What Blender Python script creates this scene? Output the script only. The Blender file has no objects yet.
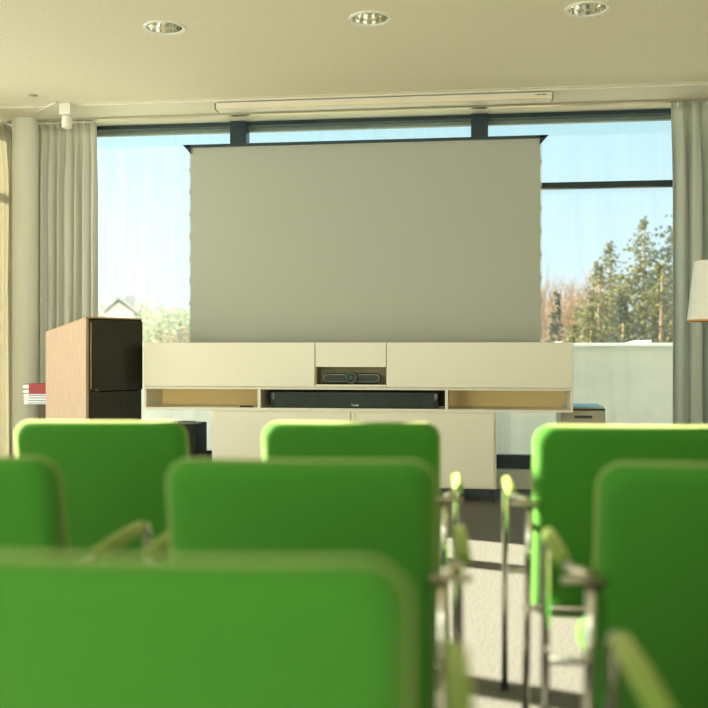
import bpy, bmesh, math, random
from mathutils import Vector, Matrix
S = bpy.context.scene
COL = S.collection
PI = math.pi
R = math.radians
# ------------------------------------------------------------------ camera numbers
F = 950.0; TH = R(7.2); HC = 1.10; YH = 350.0
ct, st = math.cos(TH), math.sin(TH)
def ray(px, py):
    u = (px-354)/F; v = (YH-py)/F
    return Vector((-st+u*ct, ct+u*st, v))
def P(px, py, Y):                      # world point seen at pixel in the plane y = Y
    r = ray(px, py); k = Y/r.y
    return Vector((r.x*k, Y, HC+r.z*k))
def W(cx, d, z=0.0):                   # camera lateral/depth -> world
    return Vector((cx*ct-d*st, cx*st+d*ct, z))
def XX(px, Y): return P(px, 350, Y).x
def ZZ(px, py, Y): return P(px, py, Y).z
# ------------------------------------------------------------------ materials
MATS = {}
def mat(name, col, rough=0.6, metal=0.0, noise=0.0, nscale=40, bump=0.0, bscale=200, sheen=0.0, trans=0.0, emit=0.0, spec=0.5, stretch=None):
    if name in MATS: return MATS[name]
    m = bpy.data.materials.new(name); m.use_nodes = True
    nt = m.node_tree; b = nt.nodes['Principled BSDF']
    b.inputs['Base Color'].default_value = (*col, 1); b.inputs['Roughness'].default_value = rough
    b.inputs['Metallic'].default_value = metal
    b.inputs['Specular IOR Level'].default_value = spec
    tc = nt.nodes.new('ShaderNodeTexCoord')
    src = tc.outputs['Object']
    if stretch:
        mp = nt.nodes.new('ShaderNodeMapping'); mp.inputs['Scale'].default_value = stretch
        nt.links.new(src, mp.inputs['Vector']); src = mp.outputs['Vector']
    if noise:
        n = nt.nodes.new('ShaderNodeTexNoise'); n.inputs['Scale'].default_value = nscale; n.inputs['Detail'].default_value = 4
        nt.links.new(src, n.inputs['Vector'])
        r = nt.nodes.new('ShaderNodeValToRGB'); nt.links.new(n.outputs['Fac'], r.inputs['Fac'])
        r.color_ramp.elements[0].position = .3; r.color_ramp.elements[1].position = .7
        r.color_ramp.elements[0].color = (*[c*(1-noise) for c in col], 1)
        r.color_ramp.elements[1].color = (*[min(1, c*(1+noise)) for c in col], 1)
        nt.links.new(r.outputs['Color'], b.inputs['Base Color'])
    if bump:
        n = nt.nodes.new('ShaderNodeTexNoise'); n.inputs['Scale'].default_value = bscale
        nt.links.new(src, n.inputs['Vector'])
        bp = nt.nodes.new('ShaderNodeBump'); bp.inputs['Strength'].default_value = bump; bp.inputs['Distance'].default_value = .002
        nt.links.new(n.outputs['Fac'], bp.inputs['Height']); nt.links.new(bp.outputs['Normal'], b.inputs['Normal'])
    if sheen:
        b.inputs['Sheen Weight'].default_value = sheen; b.inputs['Sheen Roughness'].default_value = .4
        b.inputs['Sheen Tint'].default_value = (1, .95, .45, 1)
    if trans:
        t = nt.nodes.new('ShaderNodeBsdfTranslucent'); t.inputs['Color'].default_value = (*col, 1)
        mx = nt.nodes.new('ShaderNodeMixShader'); mx.inputs[0].default_value = trans
        out = nt.nodes['Material Output']
        nt.links.new(b.outputs[0], mx.inputs[1]); nt.links.new(t.outputs[0], mx.inputs[2]); nt.links.new(mx.outputs[0], out.inputs[0])
    if emit:
        b.inputs['Emission Color'].default_value = (*col, 1); b.inputs['Emission Strength'].default_value = emit
    MATS[name] = m; return m
green = mat('green wool fabric', (.040, .195, .02), .9, noise=.14, nscale=300, bump=.35, bscale=500, sheen=.85, spec=.15)
greenpad = mat('green armrest sleeve', (.18, .30, .045), .7, noise=.06, nscale=120, bump=.2, bscale=300, spec=.3, sheen=.5)
chrome = mat('polished chrome', (.62, .60, .54), .14, 1)
steel = mat('brushed steel', (.55, .53, .46), .3, 1)
plastic = mat('black plastic', (.015, .016, .017), .35)
rubber = mat('black rubber', (.02, .02, .02), .8)
cream = mat('cream lacquer', (.83, .79, .69), .42, noise=.015, nscale=3)
creamin = mat('cream lacquer interior', (.88, .77, .52), .5)
woodl = mat('light beech veneer', (.55, .38, .26), .5, noise=.12, nscale=14, stretch=(6, 6, .5))
woodd = mat('dark wenge veneer', (.024, .022, .014), .4, noise=.3, nscale=14, stretch=(6, 6, .5))
wall = mat('cream wall paint', (.80, .75, .60), .8, noise=.02, nscale=4)
plaster = mat('plain ceiling board', (.84, .78, .62), .7)
column_m = mat('column paint', (.86, .86, .78), .6)
frame_m = mat('dark window frame', (.016, .042, .055), .35)
white = mat('white paint', (.85, .84, .78), .5)
screen_m = mat('grey projection fabric', (.44, .46, .41), .85)
curt = mat('grey green curtain cloth', (.80, .79, .72), .9, trans=.35, bump=.2, bscale=400)
curtr = mat('pale blue grey curtain cloth', (.74, .76, .69), .9, trans=.45, bump=.2, bscale=400)
curtw = mat('cream side curtain cloth', (.66, .63, .53), .9, trans=.3, bump=.2, bscale=400)
shade_m = mat('cream lampshade cloth', (.94, .94, .88), .8, trans=.12)
shade_in = mat('amber lampshade lining', (.80, .36, .10), .7)
def carpet():
    m = mat('speckled grey carpet', (.17, .162, .145), .95, noise=.5, nscale=110, bump=.6, bscale=350, spec=.1); return m
def ceiling_mat():
    m = mat('perforated acoustic ceiling', (.87, .79, .60), .75)
    nt = m.node_tree; b = nt.nodes['Principled BSDF']
    tc = nt.nodes.new('ShaderNodeTexCoord'); mp = nt.nodes.new('ShaderNodeMapping')
    mp.inputs['Rotation'].default_value = (0, 0, R(0))
    nt.links.new(tc.outputs['Object'], mp.inputs['Vector'])
    sp = nt.nodes.new('ShaderNodeSeparateXYZ'); nt.links.new(mp.outputs[0], sp.inputs[0])
    def mth(op, a, bb=None):
        n = nt.nodes.new('ShaderNodeMath'); n.operation = op
        for i, q in enumerate((a, bb)):
            if q is None: continue
            if isinstance(q, (int, float)): n.inputs[i].default_value = q
            else: nt.links.new(q, n.inputs[i])
        return n.outputs[0]
    k = 2*PI/.024
    s1 = mth('SINE', mth('MULTIPLY', sp.outputs['X'], k)); s2 = mth('SINE', mth('MULTIPLY', sp.outputs['Y'], k))
    v = mth('MULTIPLY', s1, s2)
    rp = nt.nodes.new('ShaderNodeValToRGB'); rp.color_ramp.elements[0].position = .35; rp.color_ramp.elements[1].position = .75
    rp.color_ramp.elements[0].color = (.87, .79, .60, 1); rp.color_ramp.elements[1].color = (.50, .43, .31, 1)
    nt.links.new(v, rp.inputs[0]); nt.links.new(rp.outputs[0], b.inputs['Base Color'])
    return m
def glass_mat(name, dust_veil, tint=(.93, .98, .98)):
    m = bpy.data.materials.new(name); m.use_nodes = True; nt = m.node_tree; nt.nodes.clear()
    out = nt.nodes.new('ShaderNodeOutputMaterial')
    tr = nt.nodes.new('ShaderNodeBsdfTransparent'); tr.inputs[0].default_value = (*tint, 1)
    gl = nt.nodes.new('ShaderNodeBsdfGlossy'); gl.inputs['Roughness'].default_value = .02
    fr = nt.nodes.new('ShaderNodeFresnel'); fr.inputs[0].default_value = 1.45
    # fresnel is undefined from inside: use a facing based value, the same from both sides
    lw = nt.nodes.new('ShaderNodeLayerWeight'); lw.inputs['Blend'].default_value = .07
    m1 = nt.nodes.new('ShaderNodeMixShader'); nt.links.new(lw.outputs['Fresnel'], m1.inputs[0])
    nt.nodes.remove(fr)
    nt.links.new(tr.outputs[0], m1.inputs[1]); nt.links.new(gl.outputs[0], m1.inputs[2])
    # dust film with vertical wiping streaks, milky to veil the distance in added haze
    tl = nt.nodes.new('ShaderNodeBsdfTranslucent'); tl.inputs[0].default_value = (.85, .93, .97, 1)
    tc = nt.nodes.new('ShaderNodeTexCoord'); mp = nt.nodes.new('ShaderNodeMapping'); mp.inputs['Scale'].default_value = (9, 9, .5)
    nt.links.new(tc.outputs['Object'], mp.inputs[0])
    n = nt.nodes.new('ShaderNodeTexNoise'); n.inputs['Scale'].default_value = 2.5; n.inputs['Detail'].default_value = 5
    nt.links.new(mp.outputs[0], n.inputs[0])
    mr = nt.nodes.new('ShaderNodeMapRange'); mr.inputs[1].default_value = .3; mr.inputs[2].default_value = .7
    mr.inputs[3].default_value = dust_veil*.55; mr.inputs[4].default_value = dust_veil*1.45
    nt.links.new(n.outputs['Fac'], mr.inputs[0])
    m2 = nt.nodes.new('ShaderNodeMixShader'); nt.links.new(mr.outputs[0], m2.inputs[0])
    nt.links.new(m1.outputs[0], m2.inputs[1]); nt.links.new(tl.outputs[0], m2.inputs[2])
    nt.links.new(m2.outputs[0], out.inputs[0])
    return m
# ------------------------------------------------------------------ mesh helpers
def tag(o, label=None, cat=None, group=None, kind=None):
    if label: o['label'] = label
    if cat: o['category'] = cat
    if group: o['group'] = group
    if kind: o['kind'] = kind
    return o
def link(name, bm, m, parent=None, smooth=False, mats=None):
    me = bpy.data.meshes.new(name); bmesh.ops.recalc_face_normals(bm, faces=bm.faces); bm.to_mesh(me); bm.free()
    for mm in (mats or [m]): me.materials.append(mm)
    if smooth:
        for p in me.polygons: p.use_smooth = True
    o = bpy.data.objects.new(name, me); COL.objects.link(o)
    if parent: o.parent = parent
    return o
def autosmooth(o, ang=35):
    me = o.data
    for p in me.polygons: p.use_smooth = True
    try: me.set_sharp_from_angle(angle=R(ang))
    except Exception: pass
    return o
def empty(name, loc=(0, 0, 0), rz=0, **k):
    o = bpy.data.objects.new(name, None); COL.objects.link(o); o.location = loc; o.rotation_euler = (0, 0, rz)
    o.empty_display_size = .05
    return tag(o, **k)
def box(bm, x0, x1, y0, y1, z0, z1, bev=0):
    r = bmesh.ops.create_cube(bm, size=1)
    vs = r['verts']
    for v in vs:
        v.co = Vector(((x0+x1)/2+v.co.x*(x1-x0), (y0+y1)/2+v.co.y*(y1-y0), (z0+z1)/2+v.co.z*(z1-z0)))
    if bev:
        es = list({e for v in vs for e in v.link_edges})
        bmesh.ops.bevel(bm, geom=es, offset=bev, segments=2, affect='EDGES', profile=.6)
    return bm
def B(*a, **k): return box(bmesh.new(), *a, **k)
def fillet(pts, r=.03, n=5):
    pts = [Vector(p) for p in pts]; out = [pts[0]]
    for i in range(1, len(pts)-1):
        a, b, c = pts[i-1], pts[i], pts[i+1]
        d1 = (a-b); d2 = (c-b); rr = min(r, d1.length*.45, d2.length*.45)
        p0 = b+d1.normalized()*rr; p1 = b+d2.normalized()*rr
        for k in range(n+1):
            t = k/n; out.append(p0*(1-t)**2+b*2*t*(1-t)+p1*t*t)
    out.append(pts[-1]); return out
def tube(bm, pts, r, n=12, caps=True, radii=None):
    pts = [Vector(p) for p in pts]
    t0 = (pts[1]-pts[0]).normalized(); up = Vector((0, 0, 1)) if abs(t0.z) < .9 else Vector((1, 0, 0))
    nrm = t0.cross(up).normalized(); rings = []
    for i, p in enumerate(pts):
        if i == 0: t = (pts[1]-pts[0])
        elif i == len(pts)-1: t = pts[-1]-pts[-2]
        else: t = (pts[i+1]-pts[i]).normalized()+(pts[i]-pts[i-1]).normalized()
        t.normalize(); nrm = (nrm-t*nrm.dot(t)).normalized(); b = t.cross(nrm)
        rr = radii[i] if radii else r
        rings.append([bm.verts.new(p+(nrm*math.cos(2*PI*k/n)+b*math.sin(2*PI*k/n))*rr) for k in range(n)])
    for a, b in zip(rings, rings[1:]):
        for k in range(n): bm.faces.new((a[k], a[(k+1) % n], b[(k+1) % n], b[k]))
    if caps: bm.faces.new(rings[0]); bm.faces.new(rings[-1])
    return bm
def lathe(bm, prof, n=32, c=(0, 0, 0), axis='z'):
    rings = []
    def put(r, h, a):
        if axis == 'z': return Vector((c[0]+r*math.cos(a), c[1]+r*math.sin(a), c[2]+h))
        return Vector((c[0]+r*math.cos(a), c[1]+h, c[2]+r*math.sin(a)))
    for r, h in prof:
        rings.append([bm.verts.new(put(max(r, 1e-4), h, 2*PI*k/n)) for k in range(n)])
    for a, b in zip(rings, rings[1:]):
        for k in range(n): bm.faces.new((a[k], a[(k+1) % n], b[(k+1) % n], b[k]))
    return bm
def rrect(w, h, r, n=6):
    pts = []
    for cx, cy, a0 in ((w/2-r, h/2-r, 0), (-w/2+r, h/2-r, 90), (-w/2+r, -h/2+r, 180), (w/2-r, -h/2+r, 270)):
        for k in range(n+1):
            a = R(a0+90*k/n); pts.append((cx+r*math.cos(a), cy+r*math.sin(a)))
    # subdivide the straight edges so the slab can bend
    out = []
    for i, p in enumerate(pts):
        q = pts[(i+1) % len(pts)]; out.append(p)
        L = math.dist(p, q)
        if L > .1:
            m = 10
            for k in range(1, m): out.append((p[0]+(q[0]-p[0])*k/m, p[1]+(q[1]-p[1])*k/m))
    return out
def pad(w, h, t, Rc, r, fn):
    """soft upholstered slab; fn maps (a, b, c) (width, height, thickness) to local xyz"""
    bm = bmesh.new(); base = rrect(w, h, Rc)
    def ring(inset, c, scale=None):
        out = []
        for (x, y) in base:
            if scale is None:
                sx = (w/2-inset)/(w/2); sy = (h/2-inset)/(h/2)
            else:
                sx = scale*(w/2-r)/(w/2); sy = scale*(h/2-r)/(h/2)
            out.append(bm.verts.new(fn(x*sx, y*sy, c)))
        return out
    seq = []
    for s in (.25, .5, .75, .92): seq.append(ring(0, -t/2-.004*(1-s*s), s))
    for k in range(0, 9):
        a = R(-90+90*k/8); seq.append(ring(r*(1-math.cos(a)), -(t/2-r)+r*math.sin(a)))
    for k in range(0, 9):
        a = R(90*k/8); seq.append(ring(r*(1-math.cos(a)), (t/2-r)+r*math.sin(a)))
    for s in (.92, .75, .5, .25): seq.append(ring(0, t/2+.004*(1-s*s), s))
    N = len(base)
    for a, b in zip(seq, seq[1:]):
        for k in range(N): bm.faces.new((a[k], a[(k+1) % N], b[(k+1) % N], b[k]))
    bm.faces.new(seq[0]); bm.faces.new(seq[-1])
    bmesh.ops.remove_doubles(bm, verts=bm.verts, dist=1e-5)
    return bm
def copy_tree(o, parent=None):
    c = o.copy(); COL.objects.link(c); c.parent = parent
    for ch in [x for x in bpy.data.objects if x.parent == o]: copy_tree(ch, c)
    return c
# ------------------------------------------------------------------ room shell
XL, XR, YF, YB, ZC = -3.98, 4.1, 7.70, -2.6, 3.0
def struct(name, bm, m, **k): return tag(link(name, bm, m, **k), kind='structure')
struct('floor', B(XL-.3, XR+.3, YB-.3, YF+.05, -.2, 0), carpet())
# ceiling with real openings for the recessed lights
spots = [P(164, 28, 1), P(370, 18, 1), P(586, 8, 1)]
def at_ceiling(px, py):
    r = ray(px, py); k = (ZC-HC)/r.z; return Vector((r.x*k, r.y*k, ZC))
SP = [at_ceiling(164, 28), at_ceiling(370, 18), at_ceiling(586, 8.5)]
ydl = sum(p.y for p in SP)/3; dx = (SP[2].x-SP[0].x)/2; x0 = SP[1].x
SP = [(x0+dx*i, ydl-2.4*j) for j in range(3) for i in (-1, 0, 1, 2)]
cb = B(XL-.3, XR+.3, YB-.3, 6.98, ZC, ZC+.22)
ceil = struct('ceiling', cb, ceiling_mat())
cut = bmesh.new()
for x, y in SP: bmesh.ops.create_cone(cut, cap_ends=True, segments=32, radius1=.104, radius2=.104, depth=.30, matrix=Matrix.Translation((x, y, ZC)))
cutter = link('cutter', cut, plaster)
md = ceil.modifiers.new('holes', 'BOOLEAN'); md.operation = 'DIFFERENCE'; md.object = cutter; md.solver = 'EXACT'
dg = bpy.context.evaluated_depsgraph_get(); me = bpy.data.meshes.new_from_object(ceil.evaluated_get(dg))
ceil.modifiers.clear(); ceil.data = me; bpy.data.objects.remove(cutter)
struct('trim_1', B(XL-.3, XR+.3, 6.98, YF+.14, ZC-.004, ZC+.22), plaster)
tr = bmesh.new()
box(tr, XL+.05, XR, 7.02, 7.045, ZC-.012, ZC-.004); struct('trim_2', tr, cream)
struct('trim_3', B(XL+.05, XR, 7.42, 7.47, ZC-.020, ZC-.004), steel)      # curtain rail
struct('wall_right', B(XR, XR+.3, YB, YF, 0, ZC), wall)
struct('wall_back_right', B(1.0, XR+.3, YB-.3, YB, .5, ZC), wall)
struct('wall_back', B(XL-.3, XR+.3, YB-.3, YB, 0, .5), wall)
# left wall: pier between the two glazed parts
struct('wall_left', B(XL-.2, XL, 1.95, 3.42, 0, ZC), wall)
struct('baseboard_front', B(XL, XR, YF-.09, YF+.1, 0, .15, bev=.004), white)
gl_dust_veil = glass_mat('dusty veiled window glass', .045); gl_clear = glass_mat('clear window glass', .02)
def window(name, along, a0, a1, mull, z0, z1, off, transoms, glassm, mw=.06):
    root = tag(empty(name, (0, 0, 0)), kind='structure')
    def bb(bm, u0, u1, w0, w1, za, zb, bev=.003):
        if along == 'x': return box(bm, u0, u1, w0, w1, za, zb, bev=bev)
        return box(bm, w0, w1, u0, u1, za, zb, bev=bev)
    link('frame', bb(bmesh.new(), a0, a1, off-.03, off+.06, z0, z0+.11), frame_m, root)
    link('frame', bb(bmesh.new(), a0, a1, off-.02, off+.06, z1-.035, z1), frame_m, root)
    for m in mull: link('mullion', bb(bmesh.new(), m-mw, m+mw, off-.05, off+.08, z0, z1), frame_m, root)
    for (u0, u1, z) in transoms: link('transom', bb(bmesh.new(), u0, u1, off-.02, off+.05, z-.024, z+.024), frame_m, root)
    for i, (m0, m1) in enumerate(zip(mull, mull[1:])):
        gm = glassm[i] if isinstance(glassm, list) else glassm
        link('glass_pane', bb(bmesh.new(), m0+mw, m1-mw, off+.01, off+.018, z0+.10, z1-.03, bev=0), gm, root)
    return root
M0, M1 = XX(238.5, YF), XX(479.5, YF); MS = M1-M0
mul = [M0-MS, M0, M1, M1+MS, M1+2*MS]
window('window_1', 'x', XL, XR, mul, .15, ZC-.004, YF+.03, [(M1, M1+MS, ZZ(606, 184, YF)), (M1+MS, M1+2*MS, ZZ(606, 184, YF))], [gl_dust_veil, gl_dust_veil, gl_clear, gl_clear], mw=.068)
window('window_2', 'y', 3.42, YF, [3.42, 4.52, 6.30, 7.62], 0, ZC, XL-.05, [(3.42, YF, 2.42)], gl_clear, mw=.07)
window('fill_window_side', 'y', YB, 1.95, [YB+.06, -1.0, .9, 1.9], 0, ZC, XL-.05, [(YB, 1.95, 2.42)], gl_clear, mw=.07)  # unseen side window, added so sun bounces onto the nearest chair back
window('fill_window_rear', 'x', XL, 1.0, [XL, -2.3, -.65, .93], .5, ZC, YB-.1, [], gl_clear, mw=.07)  # unseen rear window, added to let fill light in from behind
# outside blind cassette over the front window and roof overhang
struct('trim_4', B(XL-.3, XR+.3, YF+.10, YF+.15, ZC-.07, ZC-.015, bev=.01), mat('grey green metal', (.22, .25, .22), .45))
struct('trim_5', B(XL-.3, XR+.3, YF+.14, YF+.17, ZC-.0, ZC+.3), mat('soffit render', (.55, .53, .46), .8))
# ------------------------------------------------------------------ terrace outside
struct('trim_6', B(-14, 14, YF+.05, 9.9, -.4, -.06), mat('terrace slabs', (.50, .49, .45), .8, noise=.1, nscale=3))
pz = ZZ(620, 346, 9.5)
par = empty('terrace_parapet', (0, 9.5, -.06), label='pale rendered terrace parapet with white metal coping outside the front window', cat='parapet')
link('parapet_wall', B(-14, 14, 0, .2, 0, pz+.06), mat('parapet render', (.54, .54, .45), .8, noise=.05, nscale=5), par)
link('coping', B(-14, 14, -.03, .23, pz+.06, pz+.09, bev=.005), mat('white coping', (.9, .9, .88), .4), par)
# ------------------------------------------------------------------ curtains
def curtain(name, p0, p1, z0, z1, m, folds, amp, seed, flare=0, **k):
    random.seed(seed)
    bm = bmesh.new(); p0 = Vector(p0); p1 = Vector(p1); L = (p1-p0).length; d = (p1-p0)/L; n = Vector((-d.y, d.x, 0))
    NU = folds*14; NZ = 26; ph = [random.uniform(.75, 1.25) for _ in range(folds+1)]; sk = [random.uniform(-.5, .5) for _ in range(folds+1)]
    grid = []
    for j in range(NZ+1):
        v = j/NZ; z = z1+(z0-z1)*v; row = []
        for i in range(NU+1):
            u = i/NU; f = u*folds; kk = min(int(f), folds); a = 2*PI*f+sk[kk]*.6*math.sin(v*3+kk)
            am = amp*ph[kk]*(.35+.65*min(1, v*6))
            if v < .05: am *= .8
            off = am*math.sin(a)+.25*am*math.sin(2.3*a+v*2+kk)
            w = u*(1+flare*math.sin(v*PI*.5)) if flare else u
            p = p0+d*(L*w+.2*am*math.cos(a)*min(1, v*5))+n*off
            row.append(bm.verts.new((p.x, p.y, z)))
        grid.append(row)
    for a, b in zip(grid, grid[1:]):
        for i in range(NU): bm.faces.new((a[i], a[i+1], b[i+1], b[i]))
    root = empty(name, (p0.x, p0.y, 0), **k)
    o = link('cloth', bm, m, root, smooth=True); o.location = (-p0.x, -p0.y, 0)
    s = o.modifiers.new('s', 'SOLIDIFY'); s.thickness = .003
    # pleat hooks along the top
    for q in range(folds):
        c = p0+d*(L*(q+.5)/folds)
        h = link('hook', B(c.x-.006, c.x+.006, c.y-.004, c.y+.004, z1-.03, z1+.016), white, root); h.location = (-p0.x, -p0.y, 0)
    return root
curtain('curtain', (XX(37.5, 7.5), 7.50, 0), (XX(96.5, 7.50), 7.50, 0), .012, ZC-.026, curt, 7, .048, 3,
        label='grey green pleated curtain gathered between the column and the left window pane', cat='curtain')
curtain('curtain', (XX(671, 7.45), 7.45, 0), (XX(671, 7.45)+.62, 7.45, 0), .012, ZC-.026, curtr, 6, .075, 8,
        label='pale blue grey curtain hanging at the right edge behind the floor lamp', cat='curtain')
curtain('curtain', (XL+.12, 6.86, 0), (XL+.12, 7.62, 0), .012, ZC-.026, curtw, 8, .05, 5,
        label='sunlit cream curtain along the side window left of the column', cat='curtain')
# column
c0, c1 = XX(12.5, 7.42), XX(37.5, 7.42)
cm = bmesh.new(); rc = (c1-c0)*.5*.96; ccx = (c0+c1)/2
lathe(cm, [(rc, 0), (rc, ZC-.004)], 40, (ccx, 7.43, 0))
tag(link('column', cm, column_m, smooth=True), 'round cream painted column standing in the left front corner', 'column')
# cable duct on the column-to-sensor line and the ceiling sensor
sx = at_ceiling(67, 104)
cs = empty('ceiling_spotlight', (sx.x, sx.y, ZC), label='small white two-tier ceiling spotlight in front of the left curtain', cat='ceiling light')
autosmooth(link('mounting_box', B(-.045, .045, -.045, .045, -.09, 0, bev=.008), white, cs))
b = bmesh.new(); lathe(b, [(0, -.185), (.036, -.185), (.040, -.18), (.040, -.10), (.036, -.095), (0, -.095)], 28); autosmooth(link('lamp_head', b, white, cs))
b = bmesh.new(); tube(b, [at_ceiling(33, 112)-Vector((0, 0, .012)), at_ceiling(56, 100.5)-Vector((0, 0, .012))], .009, 8)
tag(link('cable_duct', b, cream, smooth=True), 'thin cream cable duct on the ceiling running toward the column', 'cable duct')
q = at_ceiling(33, 95)
b = bmesh.new(); lathe(b, [(0, -.006), (.030, -.006), (.036, 0), (0, 0)], 24, (q.x, q.y, ZC)); tag(link('ceiling_vent', b, steel), 'tiny round grey ceiling fitting near the column top', 'ceiling fitting')
# ------------------------------------------------------------------ downlights
def downlight():
    root = empty('downlight', (0, 0, 0))
    b = bmesh.new(); lathe(b, [(.100, .004), (.104, -.006), (.120, -.007), (.124, 0), (.100, 0.004)], 40); autosmooth(link('trim_ring', b, white, root), 50)
    b = bmesh.new()
    prof = [(.1005, 0), (.098, .03), (.088, .07), (.068, .10), (.045, .115), (.0, .118)]
    lathe(b, prof, 24); o = link('reflector', b, mat('faceted mirror reflector', (.85, .83, .76), .06, 1), root)
    b = bmesh.new(); lathe(b, [(0, .045), (.022, .045), (.028, .055), (.028, .10), (0, .112)], 16, (-.03, 0, 0)); autosmooth(link('lamp', b, mat('frosted lamp glass', (.9, .88, .8), .3), root))
    b = bmesh.new(); lathe(b, [(0, .045), (.022, .045), (.028, .055), (.028, .10), (0, .112)], 16, (.035, .01, 0)); autosmooth(link('lamp', b, MATS['frosted lamp glass'], root))
    return root
dl = downlight()
names = ['recessed ceiling downlight nearest the left curtain, its reflector bright white', 'recessed ceiling downlight above the centre of the projection screen', 'recessed ceiling downlight at the top right with mirrored reflector']
k = 0
for i, (x, y) in enumerate(SP):
    o = dl if i == 0 else copy_tree(dl)
    o.location = (x, y, ZC)
    if i < 3: tag(o, names[i], 'ceiling light', 'recessed ceiling downlights')
    else: tag(o, 'recessed round ceiling downlight outside the photographed part of the ceiling', 'ceiling light', 'recessed ceiling downlights')
# ------------------------------------------------------------------ ceiling screen case
y = 7.10; a, b2 = XX(217, y), XX(552, y)
sc = empty('ceiling_screen_case', ((a+b2)/2, y, ZC), label='long slim cream case of a rolled-up screen fixed under the ceiling', cat='projection screen')
hw = (b2-a)/2
autosmooth(link('case', B(-hw, hw, -.04, .06, -.062, -.012, bev=.006), cream, sc))
link('lower_rail', B(-hw+.03, hw-.03, -.045, -.035, -.060, -.048), creamin, sc)
for s in (-1, 1):
    link('bracket', B(s*hw-.012, s*hw+.012, -.05, .06, -.016, 0, bev=.002), cream, sc)
    link('end_cap', B(s*(hw+.003)-.004, s*(hw+.003)+.004, -.044, .062, -.064, -.016), mat('brown plastic', (.18, .13, .08), .5), sc)
lb = bmesh.new()
for i, w in enumerate((.008, .012, .006, .012, .010)): box(lb, hw-.12+i*.016, hw-.12+i*.016+w, -.0425, -.040, -.036, -.028)
link('maker_mark', lb, mat('dark print', (.10, .09, .08), .6), sc)
# ------------------------------------------------------------------ media console
YC = 6.90; YD = 7.28
def cx(px): return XX(px, YC)
def cz(px, py): return ZZ(px, py, YC)
con = empty('media_console', (cx(352), YC, 0), label='long cream media console with open shelves standing in front of the window', cat='sideboard')
ox = cx(352)
def cbox(name, px0, px1, z0, z1, y0=0, y1=None, m=cream, bev=.002, parent=con, raw=False):
    y1 = (YD-YC) if y1 is None else y1
    X0 = cx(px0)-ox; X1 = cx(px1)-ox
    return link(name, B(X0, X1, y0, y1, z0, z1, bev=bev), m, parent)
zt = cz(352, 342.5); zu = cz(352, 388.5); zm = cz(352, 411); zn = cz(352, 388.5); zb = cz(352, 487)
zn0, zn1 = cz(352, 384.5), cz(352, 367)
# upper flap fronts, niche for the camera in the centre one
cbox('carcass_back', 144, 573, zu, zt, YD-YC-.012)
thin = mat('added translucent glow panel', (.95, .76, .46), .6, trans=.75)  # translucence and warm tint added so the open bays glow
cbox('bay_back', 146, 258, zm+.018, zu-.01, YD-YC-.006, m=thin); cbox('bay_back', 448, 571, zm+.018, zu-.01, YD-YC-.006, m=thin)
cbox('top_panel', 144, 573, zt-.02, zt)
cbox('shelf', 144, 573, zu-.010, zu+.010, 0.004)
cbox('shelf', 144, 573, zm, zm+.018)
cbox('front_panel', 144, 315, zu+.012, zt-.001, -.018, 0)
cbox('front_panel', 387, 573, zu+.012, zt-.001, -.018, 0)
cbox('front_panel', 316, 386.3, zn1, zt-.001, -.018, 0)
cbox('niche_rail', 315.8, 386.5, zu+.012, zn0, -.018, 0)
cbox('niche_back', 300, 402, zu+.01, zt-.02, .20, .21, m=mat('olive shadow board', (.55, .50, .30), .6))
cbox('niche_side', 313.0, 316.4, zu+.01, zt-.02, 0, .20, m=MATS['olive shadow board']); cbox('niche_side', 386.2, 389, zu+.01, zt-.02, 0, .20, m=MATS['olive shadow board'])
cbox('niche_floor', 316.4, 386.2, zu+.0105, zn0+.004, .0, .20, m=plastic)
for p0, p1 in ((144, 146.2), (257.5, 260.5), (445, 448), (570.5, 573)):
    cbox('side_panel', p0, p1, zm+.018, zu-.010, 0.002)
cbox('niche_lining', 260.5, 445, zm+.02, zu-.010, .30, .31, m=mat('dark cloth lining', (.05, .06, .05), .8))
# lower cabinet
cbox('carcass', 211.5, 496.5, zb, zm, .012, m=cream)
d0, d1 = zb+.012, zm-.012
cbox('door', 213.5, 350.5, d0, d1, -.008, .011)
cbox('door', 356, 494, d0, d1, -.008, .011)
link('divider_strip', B(cx(351.5)-ox, cx(355)-ox, -.002, .012, d0, d1), cream, con)
for px in (228, 352, 493):
    for yy in (.03, YD-YC-.05): link('foot', B(cx(px)-ox-.009, cx(px)-ox+.009, yy, yy+.02, 0, zb), mat('dark metal foot', (.05, .05, .05), .4, .6), con)
# ------------------------------------------------------------------ conference camera in the niche
cc = empty('conference_camera', (cx(351), YC+.02, zn0+.004), label='dark conference camera bar with round lens in the small central niche', cat='camera')
sc_ = (cx(386)-cx(316))/70.0     # metres per pixel
hw = 29.5*sc_; hh = (zn1-zn0)*.29; zc_ = hh+.004
def xz(fn): return lambda a, b, c: Vector((a, c, b))
grille = mat('dark speaker grille', (.03, .04, .035), .6, noise=.4, nscale=200)
lightrim = mat('grey trim plastic', (.35, .38, .33), .35)
autosmooth(link('housing', pad(2*hw, 2*hh, .07, hh*.98, .010, lambda a, b, c: Vector((a, c+.04, b+zc_))), plastic, cc))
for s in (-1, 1):
    w = hw-3.5*sc_; c_ = s*(hw-1.2*sc_-w/2)
    autosmooth(link('trim_ring', pad(w, 2*hh*.80, .010, hh*.78, .003, lambda a, b, c: Vector((a+c_, c+.004, b+zc_))), lightrim, cc))
    autosmooth(link('speaker_grille', pad(w-1.6*sc_, 2*hh*.66, .014, hh*.62, .003, lambda a, b, c: Vector((a+c_, c+.0, b+zc_))), grille, cc))
b = bmesh.new(); lr = (zn1-zn0)*.36
lathe(b, [(0, -.012), (lr*.45, -.012), (lr*.55, -.022), (lr*.95, -.022), (lr, -.016), (lr, .03), (0, .03)], 32, (0, 0, zc_+.004), 'y'); autosmooth(link('lens_housing', b, plastic, cc))
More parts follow.
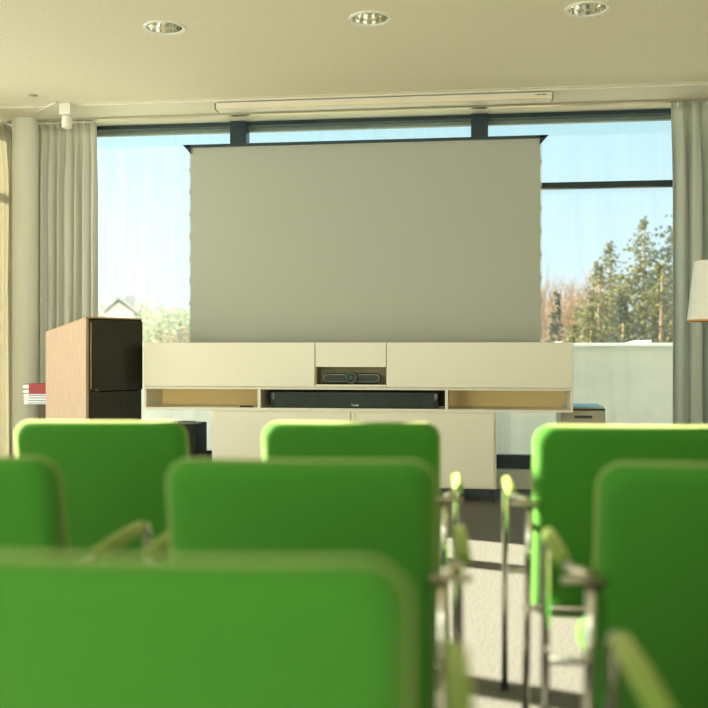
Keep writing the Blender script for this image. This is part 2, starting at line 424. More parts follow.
b = bmesh.new(); lathe(b, [(0, -.019), (lr*.2, -.0185), (lr*.42, -.013), (0, -.010)], 24, (0, 0, zc_+.004), 'y'); autosmooth(link('lens', b, mat('coated lens glass', (.02, .10, .07), .08), cc))
# ------------------------------------------------------------------ soundbar
zs = zm+.018
x0_, x1_ = cx(270), cx(438); hs = (zu-.010-zs)
sb = empty('soundbar', ((x0_+x1_)/2, YC+.03, zs), label='long black soundbar in the middle shelf bay below the camera', cat='speaker')
hw = (x1_-x0_)/2
autosmooth(link('body', B(-hw, hw, .01, .12, .0, hs*.86, bev=.006), plastic, sb))
link('front_grille', B(-hw+.03, hw-.03, .002, .012, .008, hs*.80), mat('dark green grey grille cloth', (.018, .035, .032), .7, noise=.3, nscale=300), sb)
for s in (-1, 1): autosmooth(link('end_cap', B(s*(hw-.015)-.014, s*(hw-.015)+.014, -.001, .012, .003, hs*.83, bev=.003), mat('gloss black', (.01, .01, .01), .15), sb))
for xx in (-hw+.16, -hw+.31, hw-.31, hw-.16):
    b = bmesh.new(); lathe(b, [(hs*.27, .0018), (hs*.29, -.001), (hs*.31, .0018)], 28, (xx, 0, hs*.42), 'y'); link('driver_ring', b, mat('dull copper ring', (.06, .035, .025), .5), sb)
link('display', B(-.04, .04, -.001, .003, hs*.66, hs*.78), plastic, sb)
cu = bpy.data.curves.new('wordmark', 'FONT'); cu.body = 'Teufel'; cu.size = .022; cu.align_x = 'CENTER'; cu.extrude = .0008
to = bpy.data.objects.new('wordmark', cu); COL.objects.link(to); dg = bpy.context.evaluated_depsgraph_get()
tm = bpy.data.meshes.new_from_object(to.evaluated_get(dg)); bpy.data.objects.remove(to)
to = bpy.data.objects.new('wordmark', tm); COL.objects.link(to); tm.materials.clear(); tm.materials.append(mat('white print', (.9, .9, .9), .5))
to.parent = sb; to.rotation_euler = (PI/2, 0, 0); to.location = (.01, .000, .016)
# remote control in the left bay
rx = cx(245)
rc_ = empty('remote_control', (rx, YC+.06, zm+.018), R(4), label='slim black remote control lying in the left open shelf bay', cat='remote control')
autosmooth(link('body', B(-.05, .05, -.018, .018, 0, .012, bev=.004), plastic, rc_))
kb = bmesh.new()
for i in range(6):
    for j in (-1, 1): box(kb, -.04+i*.013, -.033+i*.013, j*.008-.003, j*.008+.003, .012, .0135)
link('keypad', kb, mat('grey keys', (.25, .25, .25), .5), rc_)
# ------------------------------------------------------------------ rising projection screen
YS = 7.36
def sx_(px): return XX(px, YS)
X0, X1 = sx_(190), sx_(541)
zt1 = ZZ(365, 143.2, YS)
ps = empty('projection_screen', ((X0+X1)/2, YS, 0), label='large grey tensioned projection screen raised behind the media console', cat='projection screen')
hw = (X1-X0)/2
autosmooth(link('housing', B(-hw-.12, hw+.12, -.05, .06, 1.0, 1.12, bev=.01), mat('anthracite aluminium', (.06, .06, .06), .4, .5), ps))
for s in (-1, 1): link('support_post', B(s*.75-.04, s*.75+.04, -.03, .05, 0, 1.0, bev=.004), MATS['anthracite aluminium'], ps)
# scalloped cloth with tension tabs
bm = bmesh.new(); nz = 60; L = []; Rr = []
z0_ = 1.12
for i in range(nz+1):
    t = i/nz; z = z0_+(zt1-z0_)*t; sc2 = .004*abs(math.sin(t*PI*9))
    L.append(Vector((-hw+sc2, 0, z))); Rr.append(Vector((hw-sc2, 0, z)))
fr, bk = [], []
for off, st_ in ((-.001, fr), (.001, bk)):
    for a, b3 in zip(L, Rr): st_.append((bm.verts.new(a+Vector((0, off, 0))), bm.verts.new(b3+Vector((0, off, 0)))))
for st_ in (fr, bk):
    for a, b3 in zip(st_, st_[1:]): bm.faces.new((a[0], a[1], b3[1], b3[0]))
for k_ in (0, 1):
    for i in range(nz): bm.faces.new((fr[i][k_], fr[i+1][k_], bk[i+1][k_], bk[i][k_]))
bm.faces.new((fr[0][0], fr[0][1], bk[0][1], bk[0][0])); bm.faces.new((fr[-1][0], fr[-1][1], bk[-1][1], bk[-1][0]))
link('projection_cloth', bm, screen_m, ps)
bm = bmesh.new()
for s in (-1, 1):
    for i in range(10):
        z = z0_+(zt1-z0_)*i/9
        box(bm, s*hw-.007, s*hw+.007, -.004, .004, z-.010, z+.010)
    tube(bm, [(s*(hw+.003), 0, z0_), (s*(hw+.003), 0, zt1)], .0015, 6)
    link('tension_cord', bm, mat('grey cord', (.40, .40, .38), .5), ps); bm = bmesh.new()
bm.free()
bm = bmesh.new()
box(bm, -hw-.035, hw+.035, -.02, .02, zt1, zt1+.022, bev=.003)
for s in (-1, 1):
    vs = [(s*(hw+.055), zt1+.022), (s*(hw-.01), zt1+.022), (s*(hw-.01), zt1-.05)]
    f0 = [bm.verts.new((x, -.02, z)) for x, z in vs]; f1 = [bm.verts.new((x, .02, z)) for x, z in vs]
    bm.faces.new(f0); bm.faces.new(f1)
    for i in range(3): bm.faces.new((f0[i], f0[(i+1) % 3], f1[(i+1) % 3], f1[i]))
link('top_bar', bm, frame_m, ps)
bm = bmesh.new()
for s in (-1, 1):
    tube(bm, [(s*.8, .035, 1.12), (s*.55, .06, (1.12+zt1)/2)], .014, 10); tube(bm, [(s*.55, .06, (1.12+zt1)/2), (s*.8, .035, zt1)], .012, 10)
    link('lifting_arm', bm, steel, ps); bm = bmesh.new()
bm.free()
# ------------------------------------------------------------------ lectern
LP = W((86-354)/F*6.9, 6.9)
le = empty('lectern', (LP.x, LP.y, 0), TH+R(50), label='tall lectern with light beech side, dark front and slanted top', cat='lectern')
w, d = .495, .525; h0, h1 = 1.332, 1.230
def prism(pts_yz, x0, x1):
    bm = bmesh.new(); a = [bm.verts.new((x0, y, z)) for y, z in pts_yz]; b = [bm.verts.new((x1, y, z)) for y, z in pts_yz]
    bm.faces.new(a); bm.faces.new(b); n = len(a)
    for i in range(n): bm.faces.new((a[i], a[(i+1) % n], b[(i+1) % n], b[i]))
    return bm
def hz(y): return h0+(h1-h0)*y/d
link('side_panel', prism([(0, 0), (d, 0), (d, hz(d)), (0, hz(0))], 0, .022), woodl, le)
link('side_panel', prism([(0, 0), (d, 0), (d, hz(d)), (0, hz(0))], w-.022, w), woodd, le)
link('rear_panel', B(.022, w-.022, d-.02, d, 0, h1-.002), woodl, le)
link('top_board', prism([(.0, hz(0)), (d, hz(d)), (d, hz(d)+.010), (0, hz(0)+.010)], -.001, w+.001), mat('beech edge', (.50, .34, .17), .5), le)
zsplit = .795
dr = link('door', B(.026, w-.0, -.014, .004, zsplit+.004, h0-.012, bev=.002), woodd, le)
hd = link('handle', tube(bmesh.new(), [(.030, -.020, zsplit+.02), (.030, -.020, h0-.03)], .0035, 8), mat('bronze rod', (.25, .2, .1), .4, .8), dr)
b = bmesh.new(); lathe(b, [(0, -.02), (.007, -.02), (.007, 0), (0, 0)], 14, (.065, -.014, zsplit+.016), 'y'); link('lock', b, mat('brass lock', (.6, .45, .2), .3, 1), dr)
link('lower_panel', B(.022, w-.022, -.002, .016, .06, zsplit-.004), woodd, le)
link('plinth', B(.02, w-.02, .02, d-.03, 0, .06), plastic, le)
link('inner_shelf', B(.022, w-.022, .02, d-.03, .80, .82), woodd, le)
# ------------------------------------------------------------------ stand with books beside the lectern
Y2 = 6.98
sx0, sx1 = XX(37.5, Y2), XX(37.5, Y2)+.19
zp = ZZ(36, 404.2, Y2)
sd = empty('side_stand', ((sx0+sx1)/2, Y2, 0), label='narrow dark stand behind the lectern carrying the pile of books', cat='stand')
hw = (sx1-sx0)/2
link('body', B(-hw, hw, 0, .22, .03, zp, bev=.003), mat('dark olive wood', (.06, .045, .015), .5, noise=.3, nscale=20), sd)
link('plinth', B(-hw+.02, hw-.02, .02, .20, 0, .03), plastic, sd)
bx = XX(22.5, Y2-.0)
zz = zp
paper = mat('white paper', (.86, .87, .88), .7); red = mat('dark red book cover', (.36, .035, .035), .5)
blue = mat('blue print', (.12, .16, .35), .6)
hts = [.018, .020, .019, .020, .036, .038]
labs = ['white booklet with blue printed spine, bottom of the pile beside the lectern', 'white booklet with blue spine, second from the bottom of the pile',
        'white booklet with blue spine, third from the bottom of the pile', 'uppermost white booklet of the pile, directly under the red books',
        'dark red book lying directly on the white booklets', 'dark red book on the very top of the pile beside the lectern']
tot = ZZ(36, 384, Y2)-zp; s_ = tot/sum(hts); hts = [h*s_ for h in hts]
for i, h in enumerate(hts):
    isred = i >= 4
    rt = empty('book' if isred else 'booklet', (bx+(.0 if isred else .01), Y2, zz), R([1, -1, 1.5, 0, 1, -.5][i]), label=labs[i], cat='book' if isred else 'booklet', group='red books on the pile' if isred else 'white booklets on the pile')
    wd, dp = .30, .22
    if isred:
        link('cover', B(0, wd, 0, dp, 0, .004, bev=.001), red, rt); link('cover', B(0, wd, 0, dp, h-.004, h-.0005, bev=.001), red, rt)
        link('pages', B(.004, .05, .004, dp-.004, .004, h-.004), paper, rt)
        link('spine', B(.052, wd, -.001, .006, .002, h-.002), red, rt)
        link('pages', B(.05, wd-.003, .007, dp-.004, .004, h-.004), paper, rt)
    else:
        link('pages', B(0, wd, .001, dp, 0, h-.001, bev=.001), paper, rt)
        link('printed_line', B(.04, wd-.04, 0, .0012, h*.35, h*.62), blue, rt)
    zz += h
# ------------------------------------------------------------------ subwoofer
Y3 = 7.0
s1 = XX(196, Y3); zt3 = ZZ(196, 424.5, Y3)
sw = empty('subwoofer', (s1-.17, Y3, 0), 0, label='black subwoofer on the floor left of the console cabinet', cat='speaker')
autosmooth(link('cabinet', B(-.17, .17, 0, .30, .02, zt3, bev=.008), mat('black ash veneer', (.012, .014, .012), .55, noise=.3, nscale=30, spec=.2), sw))
b = bmesh.new(); lathe(b, [(0, .02), (.045, .015), (.05, .03), (.11, .0), (.12, -.008), (.13, -.008), (.132, .002)], 36, (0, -.006, .26), 'y'); autosmooth(link('driver_cone', b, rubber, sw))
link('control_panel', B(.05, .15, -.004, .004, zt3-.075, zt3-.045), mat('gloss black', (.01, .01, .01), .15), sw)
b = bmesh.new(); lathe(b, [(.06, .0), (.075, .014), (.09, .0)], 32, (.06, .12, zt3)); autosmooth(link('port_ring', b, lightrim, sw))
for a_ in (-1, 1):
    for b_ in (.03, .27): link('foot', B(a_*.14-.02, a_*.14+.02, b_-.02, b_+.02, 0, .02), rubber, sw)
# ------------------------------------------------------------------ drawer pedestal by the window
Y4 = 7.22
p0, p1 = XX(561, Y4), XX(605.5, Y4); zt4 = ZZ(590, 408, Y4)
dpd = empty('drawer_pedestal', ((p0+p1)/2, Y4, 0), label='beige grey office drawer pedestal right of the console before the window', cat='drawer unit')
hw = (p1-p0)/2; g = mat('beige grey sheet metal', (.50, .48, .38), .45)
link('body', B(-hw, hw, .012, .42, .05, zt4, bev=.003), g, dpd)
zz = zt4-.022; i = 0
while zz > .12:
    h = .125
    if zz-h < .05: break
    dd = link('drawer', B(-hw+.008, hw-.008, -.006, .012, zz-h+.004, zz, bev=.002), g, dpd)
    link('handle', B(-.065, .065, -.012, -.005, zz-.055, zz-.035, bev=.003), mat('dark handle recess', (.06, .06, .05), .4), dd)
    zz -= h+.003
link('top_gap', B(-hw+.004, hw-.004, .0, .013, zt4-.018, zt4-.006), plastic, dpd)
for a_ in (-1, 1):
    for b_ in (.06, .36):
        b = bmesh.new(); lathe(b, [(0, -.012), (.025, -.012), (.025, .012), (0, .012)], 16, (a_*(hw-.05), b_, .025), 'y'); autosmooth(link('caster', b, rubber, dpd))
tag(link('paper_sheet', B((p0+p1)/2-hw+.02, (p0+p1)/2+hw-.02, Y4+.03, Y4+.33, zt4, zt4+.014, bev=.001), mat('light blue paper', (.42, .72, .90), .6)), 'light blue pad of paper lying on the drawer pedestal', 'paper pad')
# ------------------------------------------------------------------ floor lamp
Y5 = 6.2
pc = P(724, 300, Y5); zb5 = ZZ(700, 321, Y5); zt5 = ZZ(700, 261.5, Y5)
fl = empty('floor_lamp', (pc.x, Y5, 0), label='floor lamp with conical cream shade at the right edge', cat='lamp')
rb = pc.x-P(687.5, 300, Y5).x; rt_ = pc.x-P(694.5, 300, Y5).x
b = bmesh.new(); lathe(b, [(rb, zb5), (rt_, zt5)], 48); o = link('lamp_shade', b, shade_m, fl, smooth=True)
b = bmesh.new(); lathe(b, [(rb-.003, zb5+.001), (rt_-.003, zt5-.001)], 48); link('shade_lining', b, shade_in, o, smooth=True)
b = bmesh.new(); lathe(b, [(rb-.004, zb5-.002), (rb+.002, zb5-.002), (rb+.002, zb5+.007), (rb-.004, zb5+.007), (rb-.004, zb5-.002)], 48); link('shade_rim', b, mat('orange rim tape', (.60, .28, .08), .6), o)
link('pole', tube(bmesh.new(), [(0, 0, .02), (0, 0, zt5-.1)], .011, 16), chrome, fl, smooth=True)
b = bmesh.new(); lathe(b, [(0, .0), (.145, 0), (.15, .006), (.145, .02), (.02, .028), (0, .028)], 40); autosmooth(link('base', b, chrome, fl))
b = bmesh.new(); lathe(b, [(0, .14), (.03, .12), (.035, .08), (.02, .02), (.018, 0), (0, 0)], 20, (0, 0, zb5+.1)); link('bulb', b, MATS['frosted lamp glass'], fl, smooth=True)
b = bmesh.new()
for a_ in range(3): tube(b, [(0, 0, zt5-.1), (rt_*.98*math.cos(a_*2.094), rt_*.98*math.sin(a_*2.094), zt5-.03)], .0025, 6)
link('shade_carrier', b, steel, fl)
# ------------------------------------------------------------------ chairs
def make_chair():
    root = empty('conference_chair', (0, 0, 0))
    bh = .575; z_lo = .325; rec = R(12)
    def backfn(a, b, c):
        bend = .30*a*a                       # edges come forward around the sitter
        y = .035+c+bend; z = b
        yy = y*math.cos(rec)-z*math.sin(rec)*1.0
        zz = z*math.cos(rec)+y*math.sin(rec)*.0
        return Vector((a, yy+.052, zz+z_lo+bh/2))
    o = link('backrest', pad(.520, bh, .080, .050, .036, backfn), green, root, smooth=True)
    link('seat', pad(.47, .45, .085, .06, .036, lambda a, b, c: Vector((a, b+.355+.0, c+.44-.02*(b)-(.10*a*a)*.3))), green, root, smooth=True)
    b = bmesh.new()
    for s in (-1, 1):
        tube(b, fillet([(s*.19, .11, .385), (s*.19, .50, .385)]), .010, 10)
    tube(b, [(-.305, .44, .395), (.305, .44, .395)], .009, 10)
    tube(b, [(-.285, .09, .372), (.285, .09, .372)], .009, 10)
    link('seat_frame', b, chrome, root, smooth=True)
    for s in (-1, 1):
        # front leg rises and turns back under the armrest
        f = tube(bmesh.new(), fillet([(s*.313, .475, .012), (s*.313, .455, .688), (s*.313, .37, .690)], .03, 6), .0105, 14)
        fl_ = link('leg', f, chrome, root, smooth=True)
        r_ = tube(bmesh.new(), fillet([(s*.285, .015, .012), (s*.272, .075, .45), (s*.268, .060, .672)], .06, 6), .0105, 14)
        rl_ = link('leg', r_, chrome, root, smooth=True)
        for leg, (x, y) in ((fl_, (s*.313, .475)), (rl_, (s*.285, .015))):
            g_ = bmesh.new(); lathe(g_, [(0, 0), (.014, 0), (.015, .004), (.0125, .016), (0, .016)], 14, (x, y, 0)); link('glide', g_, rubber, leg)
        ar = link('armrest', tube(bmesh.new(), [(s*.313, .110, .690), (s*.313, .116, .690), (s*.313, .25, .693), (s*.313, .392, .692), (s*.313, .398, .692)], .015, 18, radii=[.012, .0150, .0160, .0150, .012]), greenpad, root, smooth=True)
        ab = tube(bmesh.new(), fillet([(s*.268, .060, .680), (s*.300, .068, .684), (s*.313, .112, .690)], .02, 5), .0105, 12)
        link('arm_end', ab, chrome, ar, smooth=True)
        autosmooth(link('arm_bracket', B(s*.285-.040, s*.285+.040, .042, .066, .664, .676, bev=.003), mat('satin bracket steel', (.34, .31, .22), .35, 1), root))
    return root
proto = make_chair()
G = 'green conference chairs in rows'
chairs = [
 (-.752, 2.75, 2.6, 'green conference chair standing in front of the lectern, its top edge sunlit'),
 (-.014, 2.70, 2.6, 'green conference chair at centre facing the soundbar, farthest of the middle column'),
 (.752, 2.57, 1.5, 'green conference chair with sunlit left edge, in front of the drawer pedestal'),
 (-.837, 1.82, 2.6, 'green conference chair cut off by the left edge, behind the lectern-side chair'),
 (-.107, 1.76, 2.6, 'shaded green conference chair at centre, between the nearest chair and the sunlit one'),
 (.705, 1.69, 1.5, 'deep green shaded conference chair at the right edge, nearer than the sunlit one'),
 (-.206, .912, 2.6, 'nearest blurred green conference chair filling the bottom left of the photo'),
 (.645, .90, 1.5, 'green conference chair of which only one armrest shows at the bottom right'),
]
for i, (cx_, d_, rz, lab) in enumerate(chairs):
    o = proto if i == 0 else copy_tree(proto)
    p = W(cx_, d_); o.location = (p.x, p.y, 0); o.rotation_euler = (0, 0, R(rz)); tag(o, lab, 'chair', G)
# ------------------------------------------------------------------ outside: ground, trees, house
GZ = -4.0
struct('floor_outside', B(-150, 150, 10.5, 260, GZ-.5, GZ), mat('winter grass', (.20, .19, .09), .95, noise=.3, nscale=.3))
def foliage_mat(name, col, var=.35):
    m = bpy.data.materials.new(name); m.use_nodes = True; nt = m.node_tree; b = nt.nodes['Principled BSDF']
    n = nt.nodes.new('ShaderNodeTexNoise'); n.inputs['Scale'].default_value = 1.8; n.inputs['Detail'].default_value = 6
    tc = nt.nodes.new('ShaderNodeTexCoord'); nt.links.new(tc.outputs['Object'], n.inputs[0])
    r = nt.nodes.new('ShaderNodeValToRGB'); nt.links.new(n.outputs[0], r.inputs[0]); r.color_ramp.elements[0].position = .35; r.color_ramp.elements[1].position = .65
    r.color_ramp.elements[0].color = (*[c*(1-var) for c in col], 1); r.color_ramp.elements[1].color = (*[c*(1+var) for c in col], 1)
    nt.links.new(r.outputs[0], b.inputs['Base Color']); b.inputs['Roughness'].default_value = .7
    t = nt.nodes.new('ShaderNodeBsdfTranslucent'); nt.links.new(r.outputs[0], t.inputs[0])
    mx = nt.nodes.new('ShaderNodeMixShader'); mx.inputs[0].default_value = .3
    nt.links.new(b.outputs[0], mx.inputs[1]); nt.links.new(t.outputs[0], mx.inputs[2]); nt.links.new(mx.outputs[0], nt.nodes['Material Output'].inputs[0])
    return m
fol = foliage_mat('olive conifer needles', (.095, .095, .015)); fol2 = foliage_mat('dark conifer needles', (.032, .045, .012))
bark = mat('brown bark', (.16, .10, .05), .9, noise=.3, nscale=8); barkr = mat('reddish bare twigs', (.15, .09, .045), .9)
def conifer(x, y, H, Rb, seed, m, label, dens=1.0, name='conifer'):
    Rb *= 1.2
    random.seed(seed); root = empty(name, (x, y, GZ), label=label, cat='tree', group='trees beyond the terrace')
    tk = bmesh.new(); tube(tk, [(0, 0, 0), (0, 0, H*.5), (.05, 0, H*.97)], .1, 8, radii=[H*.02, H*.012, .015]); link('trunk', tk, bark, root, smooth=True)
    bm = bmesh.new()
    lev = int(H*6.5*dens)
    for i in range(lev):
        t = (i+.5)/lev; h = H*(.05+.945*t)+random.uniform(-.15, .1); L = Rb*(1-t)**.92*random.uniform(.75, 1.2)+.05
        nb = random.randint(6, 9)
        for k in range(nb):
            a = random.uniform(0, 2*PI); Lb = L*random.uniform(.6, 1.12); rise = random.uniform(-.1, .55); prev = None
            n = max(3, int(Lb/.17))
            for s in range(1, n+1):
                u = s/n; rr = Lb*u; z = h+rise*rr-.30*Lb*u*u+random.uniform(-.16, .12)
                if u > .8: z += .08*Lb*(u-.8)*5
                c = Vector((rr*math.cos(a), rr*math.sin(a), z))
                for q in range(7):
                    aa = a+random.uniform(-1.4, 1.4); ln = random.uniform(.12, .27)*(1.15-.5*u)*max(.38, min(1.3, Lb))
                    dv = Vector((math.cos(aa), math.sin(aa), random.uniform(-.9, .5)))*ln
                    wv = dv.cross(Vector((random.uniform(-1, 1), random.uniform(-1, 1), random.uniform(-1, 1)))).normalized()*random.uniform(.015, .036)
                    bm.faces.new([bm.verts.new(c-wv*.5), bm.verts.new(c+dv*.5-wv), bm.verts.new(c+dv), bm.verts.new(c+dv*.5+wv), bm.verts.new(c+wv*.5)])
    me = bpy.data.meshes.new('foliage'); bm.to_mesh(me); bm.free(); me.materials.append(m)
    o = bpy.data.objects.new('foliage', me); COL.objects.link(o); o.parent = root
    return root
def at(px, Y): return XX(px, Y)
def hgt(px, py, Y): return ZZ(px, py, Y)-GZ
cons = [
 (643, 216, 30, 3.0, fol, 'tall olive green conifer with thin leader left of the right curtain'),
 (598, 262, 27, 2.3, fol, 'broad sunlit olive conifer between the bare trees and the tallest conifer'),
 (684, 186, 28, 3.3, fol2, 'dark tall conifer partly hidden by the right curtain'),
 (556, 296, 24, .75, fol2, 'small dark conifer just right of the projection screen'),
 (622, 290, 23, 1.9, fol2, 'dense dark green conifer low in front of the tall ones'),
 (610, 240, 33, 3.0, fol, 'olive conifer rising behind the broad sunlit one'),
 (660, 262, 23, 2.2, fol, 'lower olive conifer in front of the tall pair beside the curtain'),
 (590, 300, 22, 1.3, fol, 'small bushy olive conifer near the coping, in front of the broad one'),
 (575, 322, 25, 1.5, fol, 'low bushy olive conifer close to the small dark one'),
]
for i, (px, py, Y, Rb, m, lab) in enumerate(cons):
    conifer(at(px, Y), Y, hgt(px, py, Y), Rb, 20+i, m, lab)
def bare_mesh(seed, H):
    random.seed(seed); bm = bmesh.new()
    def br(p, d, L, r, lv):
        q = p+d*L; mid = (p+q)/2+Vector((random.uniform(-1, 1), random.uniform(-1, 1), 0))*L*.06
        tube(bm, [p, mid, q], r, 4 if lv else 6, caps=False, radii=[r, r*.85, r*.68])
        if lv >= 5: return
        for k in range(random.randint(2, 3) if lv else 5):
            dd = (d*random.uniform(.9, 1.3)+Vector((random.uniform(-1, 1), random.uniform(-1, 1), random.uniform(-.1, .6)))*.62).normalized()
            br(p+(q-p)*random.uniform(.55, 1), dd, L*random.uniform(.55, .8), r*.6, lv+1)
    br(Vector((0, 0, 0)), Vector((0, 0, 1)), H*.36, H*.016, 0)
    me = bpy.data.meshes.new('bare_tree'); bm.to_mesh(me); bm.free(); me.materials.append(barkr); return me
bms = [bare_mesh(s, 9) for s in (1, 2, 3)]
random.seed(77)
bt = [(545, 268), (553, 275), (563, 283), (572, 272), (581, 276), (590, 266), (600, 262), (538, 262), (548, 290), (567, 296), (584, 292)]
for i, (px, py) in enumerate(bt):
    Y = 36+(i*5 % 11)*4.5; H = hgt(px, py, Y)
    o = bpy.data.objects.new('bare_tree', bms[i % 3]); COL.objects.link(o)
    zmax = max(v.co.z for v in bms[i % 3].vertices); k = H/zmax
    o.location = (at(px, Y), Y, GZ); o.scale = (k*.62, k*.62, k); o.rotation_euler = (0, 0, random.uniform(0, 6))
    tag(o, 'brown leafless tree in the thicket between projection screen and conifers', 'tree', 'leafless trees right of the screen')
def broad(x, y, H, Rr_, seed, m, label, group):
    random.seed(seed); root = empty('tree', (x, y, GZ), label=label, cat='tree', group=group)
    tk = bmesh.new(); tube(tk, [(0, 0, 0), (0, 0, H*.6)], .1, 8, radii=[H*.03, H*.015]); link('trunk', tk, bark, root)
    bm = bmesh.new(); n = 2600
    for i in range(n):
        a = random.uniform(0, 2*PI); ph = math.acos(random.uniform(-1, 1)); rr = random.uniform(.55, 1)*(1+.25*math.sin(3*a+seed)*math.sin(2*ph))
        c = Vector((Rr_*rr*math.sin(ph)*math.cos(a), Rr_*rr*math.sin(ph)*math.sin(a), H*.55+H*.43*rr*math.cos(ph)))
        d1 = Vector((random.uniform(-1, 1), random.uniform(-1, 1), random.uniform(-1, 1))).normalized()*Rr_*.07; d2 = d1.cross(Vector((random.random(), random.random(), 1))).normalized()*Rr_*.05
        bm.faces.new([bm.verts.new(c+d1), bm.verts.new(c+d2), bm.verts.new(c-d1), bm.verts.new(c-d2)])
    me = bpy.data.meshes.new('foliage'); bm.to_mesh(me); bm.free(); me.materials.append(m)
    o = bpy.data.objects.new('foliage', me); COL.objects.link(o); o.parent = root
    return root
fpale = foliage_mat('hazed distant leaves', (.30, .33, .22), .3); fau = foliage_mat('rusty shrub leaves', (.17, .12, .05), .4)  # pale leaves carry the distance haze in their colour
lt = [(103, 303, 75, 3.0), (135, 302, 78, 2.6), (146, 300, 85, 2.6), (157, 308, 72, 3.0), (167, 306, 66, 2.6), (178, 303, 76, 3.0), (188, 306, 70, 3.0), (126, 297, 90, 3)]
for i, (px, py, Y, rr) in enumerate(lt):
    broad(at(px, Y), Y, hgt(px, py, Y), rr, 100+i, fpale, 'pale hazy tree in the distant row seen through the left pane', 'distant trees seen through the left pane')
broad(at(177, 22), 22, hgt(177, 330, 22), 1.0, 55, fau, 'rusty brown shrub just above the console left of the screen', 'shrubs left of the screen')
broad(at(157, 24), 24, hgt(157, 336, 24), .9, 56, fau, 'lower rusty shrub near the lectern top right corner', 'shrubs left of the screen')
# white gabled house
Yh = 50; hx0, hx1 = at(107, Yh), at(133, Yh); zr = ZZ(117, 299, Yh); ze = ZZ(117, 312, Yh)
ho = empty('house', ((hx0+hx1)/2, Yh, GZ), R(20), label='distant white gabled house seen through the left pane above the lectern', cat='house')
hw = (hx1-hx0)/2
def prismx(pts, y0, y1):
    bm = bmesh.new(); a = [bm.verts.new((x, y0, z)) for x, z in pts]; b = [bm.verts.new((x, y1, z)) for x, z in pts]
    bm.faces.new(a); bm.faces.new(b); n = len(a)
    for i in range(n): bm.faces.new((a[i], a[(i+1) % n], b[(i+1) % n], b[i]))
    return bm
link('wall', prismx([(-hw, 0), (hw, 0), (hw, ze-GZ), (-.1*hw, zr-GZ-.15), (-hw, ze-GZ)], 0, 5), mat('house render', (.5, .52, .53), .8), ho)
rfm = mat('grey roof tiles', (.30, .31, .33), .7)
link('roof', prismx([(-hw-.2, ze-GZ-.1), (-.1*hw, zr-GZ), (-.1*hw, zr-GZ+.22), (-hw-.35, ze-GZ+.0)], -.3, 5.3), rfm, ho)
link('roof', prismx([(hw+.2, ze-GZ-.1), (-.1*hw, zr-GZ), (-.1*hw, zr-GZ+.22), (hw+.35, ze-GZ+.0)], -.3, 5.3), rfm, ho)
for xx in (-.35*hw, .25*hw): link('window', B(xx-.25, xx+.25, -.05, .03, ze-GZ-1.6, ze-GZ-.5), mat('house window glass', (.12, .15, .18), .2), ho)
link('chimney', B(.35*hw, .35*hw+.5, 3, 3.6, ze-GZ, zr-GZ+.4), rfm, ho)
# low pale garden sheds whose roofs peep over the coping at the right
for i, (pa, pb, py, Y, lab) in enumerate([(634, 650, 339.5, 19, 'low white shed roof just over the coping, right one'), (548, 562, 341, 20, 'low white shed roof just over the coping, beside the projection screen')]):
    a, b3 = at(pa, Y), at(pb, Y); z = ZZ(pa, py, Y)-GZ
    sh = empty('shed', ((a+b3)/2, Y, GZ), label=lab, cat='shed', group='sheds beyond the coping'); hw = (b3-a)/2
    link('wall', B(-hw*.9, hw*.9, 0, 2, 0, z-.1), mat('shed wood', (.45, .25, .18), .7), sh); link('roof', prismx([(-hw, z-.1), (hw, z-.02), (hw, z-.08), (-hw, z-.18)], -.1, 2.1), white, sh)
# ------------------------------------------------------------------ light
SAZ = R(19); SEL = R(21)
sdir = Vector((-math.cos(SAZ)*math.cos(SEL), math.sin(SAZ)*math.cos(SEL), math.sin(SEL)))   # towards the sun
sl = bpy.data.lights.new('sun', 'SUN'); sl.energy = 36; sl.angle = R(.6); sl.color = (1, .88, .68)
so = bpy.data.objects.new('sun', sl); COL.objects.link(so); so.rotation_euler = (-sdir).to_track_quat('-Z', 'Y').to_euler()
w = bpy.data.worlds.new('sky'); S.world = w; w.use_nodes = True; nt = w.node_tree; nt.nodes.clear()
out = nt.nodes.new('ShaderNodeOutputWorld'); bg = nt.nodes.new('ShaderNodeBackground'); nt.links.new(bg.outputs[0], out.inputs[0])
tc = nt.nodes.new('ShaderNodeTexCoord'); sp = nt.nodes.new('ShaderNodeSeparateXYZ'); nt.links.new(tc.outputs['Generated'], sp.inputs[0])
rp = nt.nodes.new('ShaderNodeValToRGB'); nt.links.new(sp.outputs['Z'], rp.inputs[0])
e = rp.color_ramp.elements; e[0].position = 0.0; e[0].color = (.74, .76, .80, 1); e[1].position = .6; e[1].color = (.20, .42, .65, 1)
x = e.new(.10); x.color = (.62, .76, .82, 1); x = e.new(.26); x.color = (.44, .68, .74, 1)
dp = nt.nodes.new('ShaderNodeVectorMath'); dp.operation = 'DOT_PRODUCT'; dp.inputs[1].default_value = sdir
nt.links.new(tc.outputs['Generated'], dp.inputs[0])
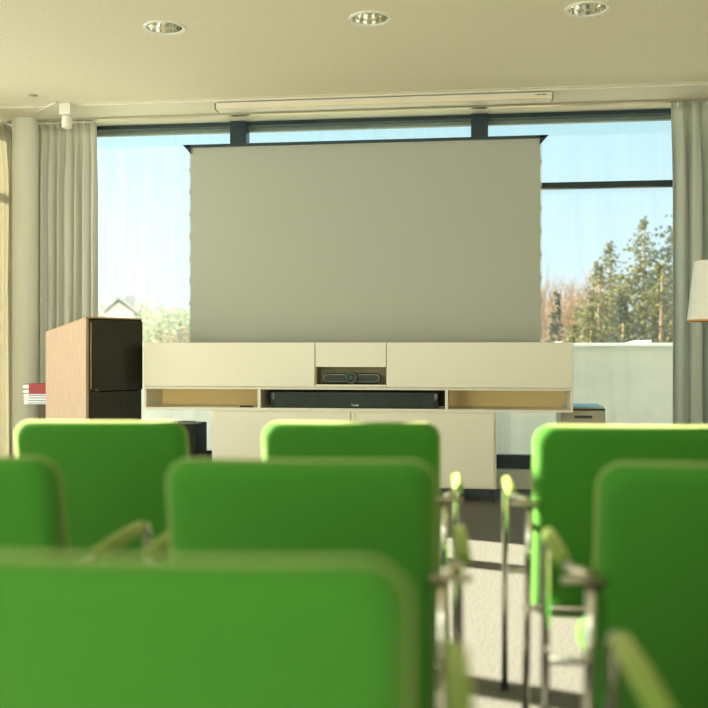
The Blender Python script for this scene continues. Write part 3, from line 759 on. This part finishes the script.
mr = nt.nodes.new('ShaderNodeMapRange'); mr.inputs[1].default_value = .2; mr.inputs[2].default_value = 1; nt.links.new(dp.outputs['Value'], mr.inputs[0])
pw = nt.nodes.new('ShaderNodeMath'); pw.operation = 'POWER'; pw.inputs[1].default_value = 2.0; nt.links.new(mr.outputs[0], pw.inputs[0])
ml = nt.nodes.new('ShaderNodeMath'); ml.operation = 'MULTIPLY_ADD'; ml.inputs[1].default_value = .6; ml.inputs[2].default_value = 1.0; nt.links.new(pw.outputs[0], ml.inputs[0])
# rear sky made brighter and warmer as added fill light for the room
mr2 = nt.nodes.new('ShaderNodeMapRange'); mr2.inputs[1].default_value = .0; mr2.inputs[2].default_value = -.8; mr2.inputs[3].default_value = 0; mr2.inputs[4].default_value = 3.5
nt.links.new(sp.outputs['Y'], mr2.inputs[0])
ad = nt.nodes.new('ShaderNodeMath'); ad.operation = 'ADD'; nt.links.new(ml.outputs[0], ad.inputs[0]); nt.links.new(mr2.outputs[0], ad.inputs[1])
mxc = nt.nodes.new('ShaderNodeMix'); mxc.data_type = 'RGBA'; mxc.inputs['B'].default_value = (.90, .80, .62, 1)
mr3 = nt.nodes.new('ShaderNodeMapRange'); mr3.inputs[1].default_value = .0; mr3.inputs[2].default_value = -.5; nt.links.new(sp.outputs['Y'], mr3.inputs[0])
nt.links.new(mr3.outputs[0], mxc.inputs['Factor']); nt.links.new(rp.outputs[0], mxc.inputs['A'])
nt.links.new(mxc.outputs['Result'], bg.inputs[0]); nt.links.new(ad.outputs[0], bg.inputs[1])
# ------------------------------------------------------------------ camera
cam = bpy.data.cameras.new('camera'); co = bpy.data.objects.new('camera', cam); COL.objects.link(co)
co.location = (0, 0, HC); co.rotation_euler = (PI/2, 0, TH)
cam.sensor_width = 36; cam.lens = 36*F/708; cam.shift_y = (YH-354)/708
cam.clip_start = .05; cam.clip_end = 500
cam.dof.use_dof = True; cam.dof.focus_distance = 7.2; cam.dof.aperture_fstop = 1.8
S.camera = co
S.view_settings.view_transform = 'Standard'; S.view_settings.look = 'None'; S.view_settings.gamma = 1; S.view_settings.use_curve_mapping = False
S.view_settings.exposure = 0.35
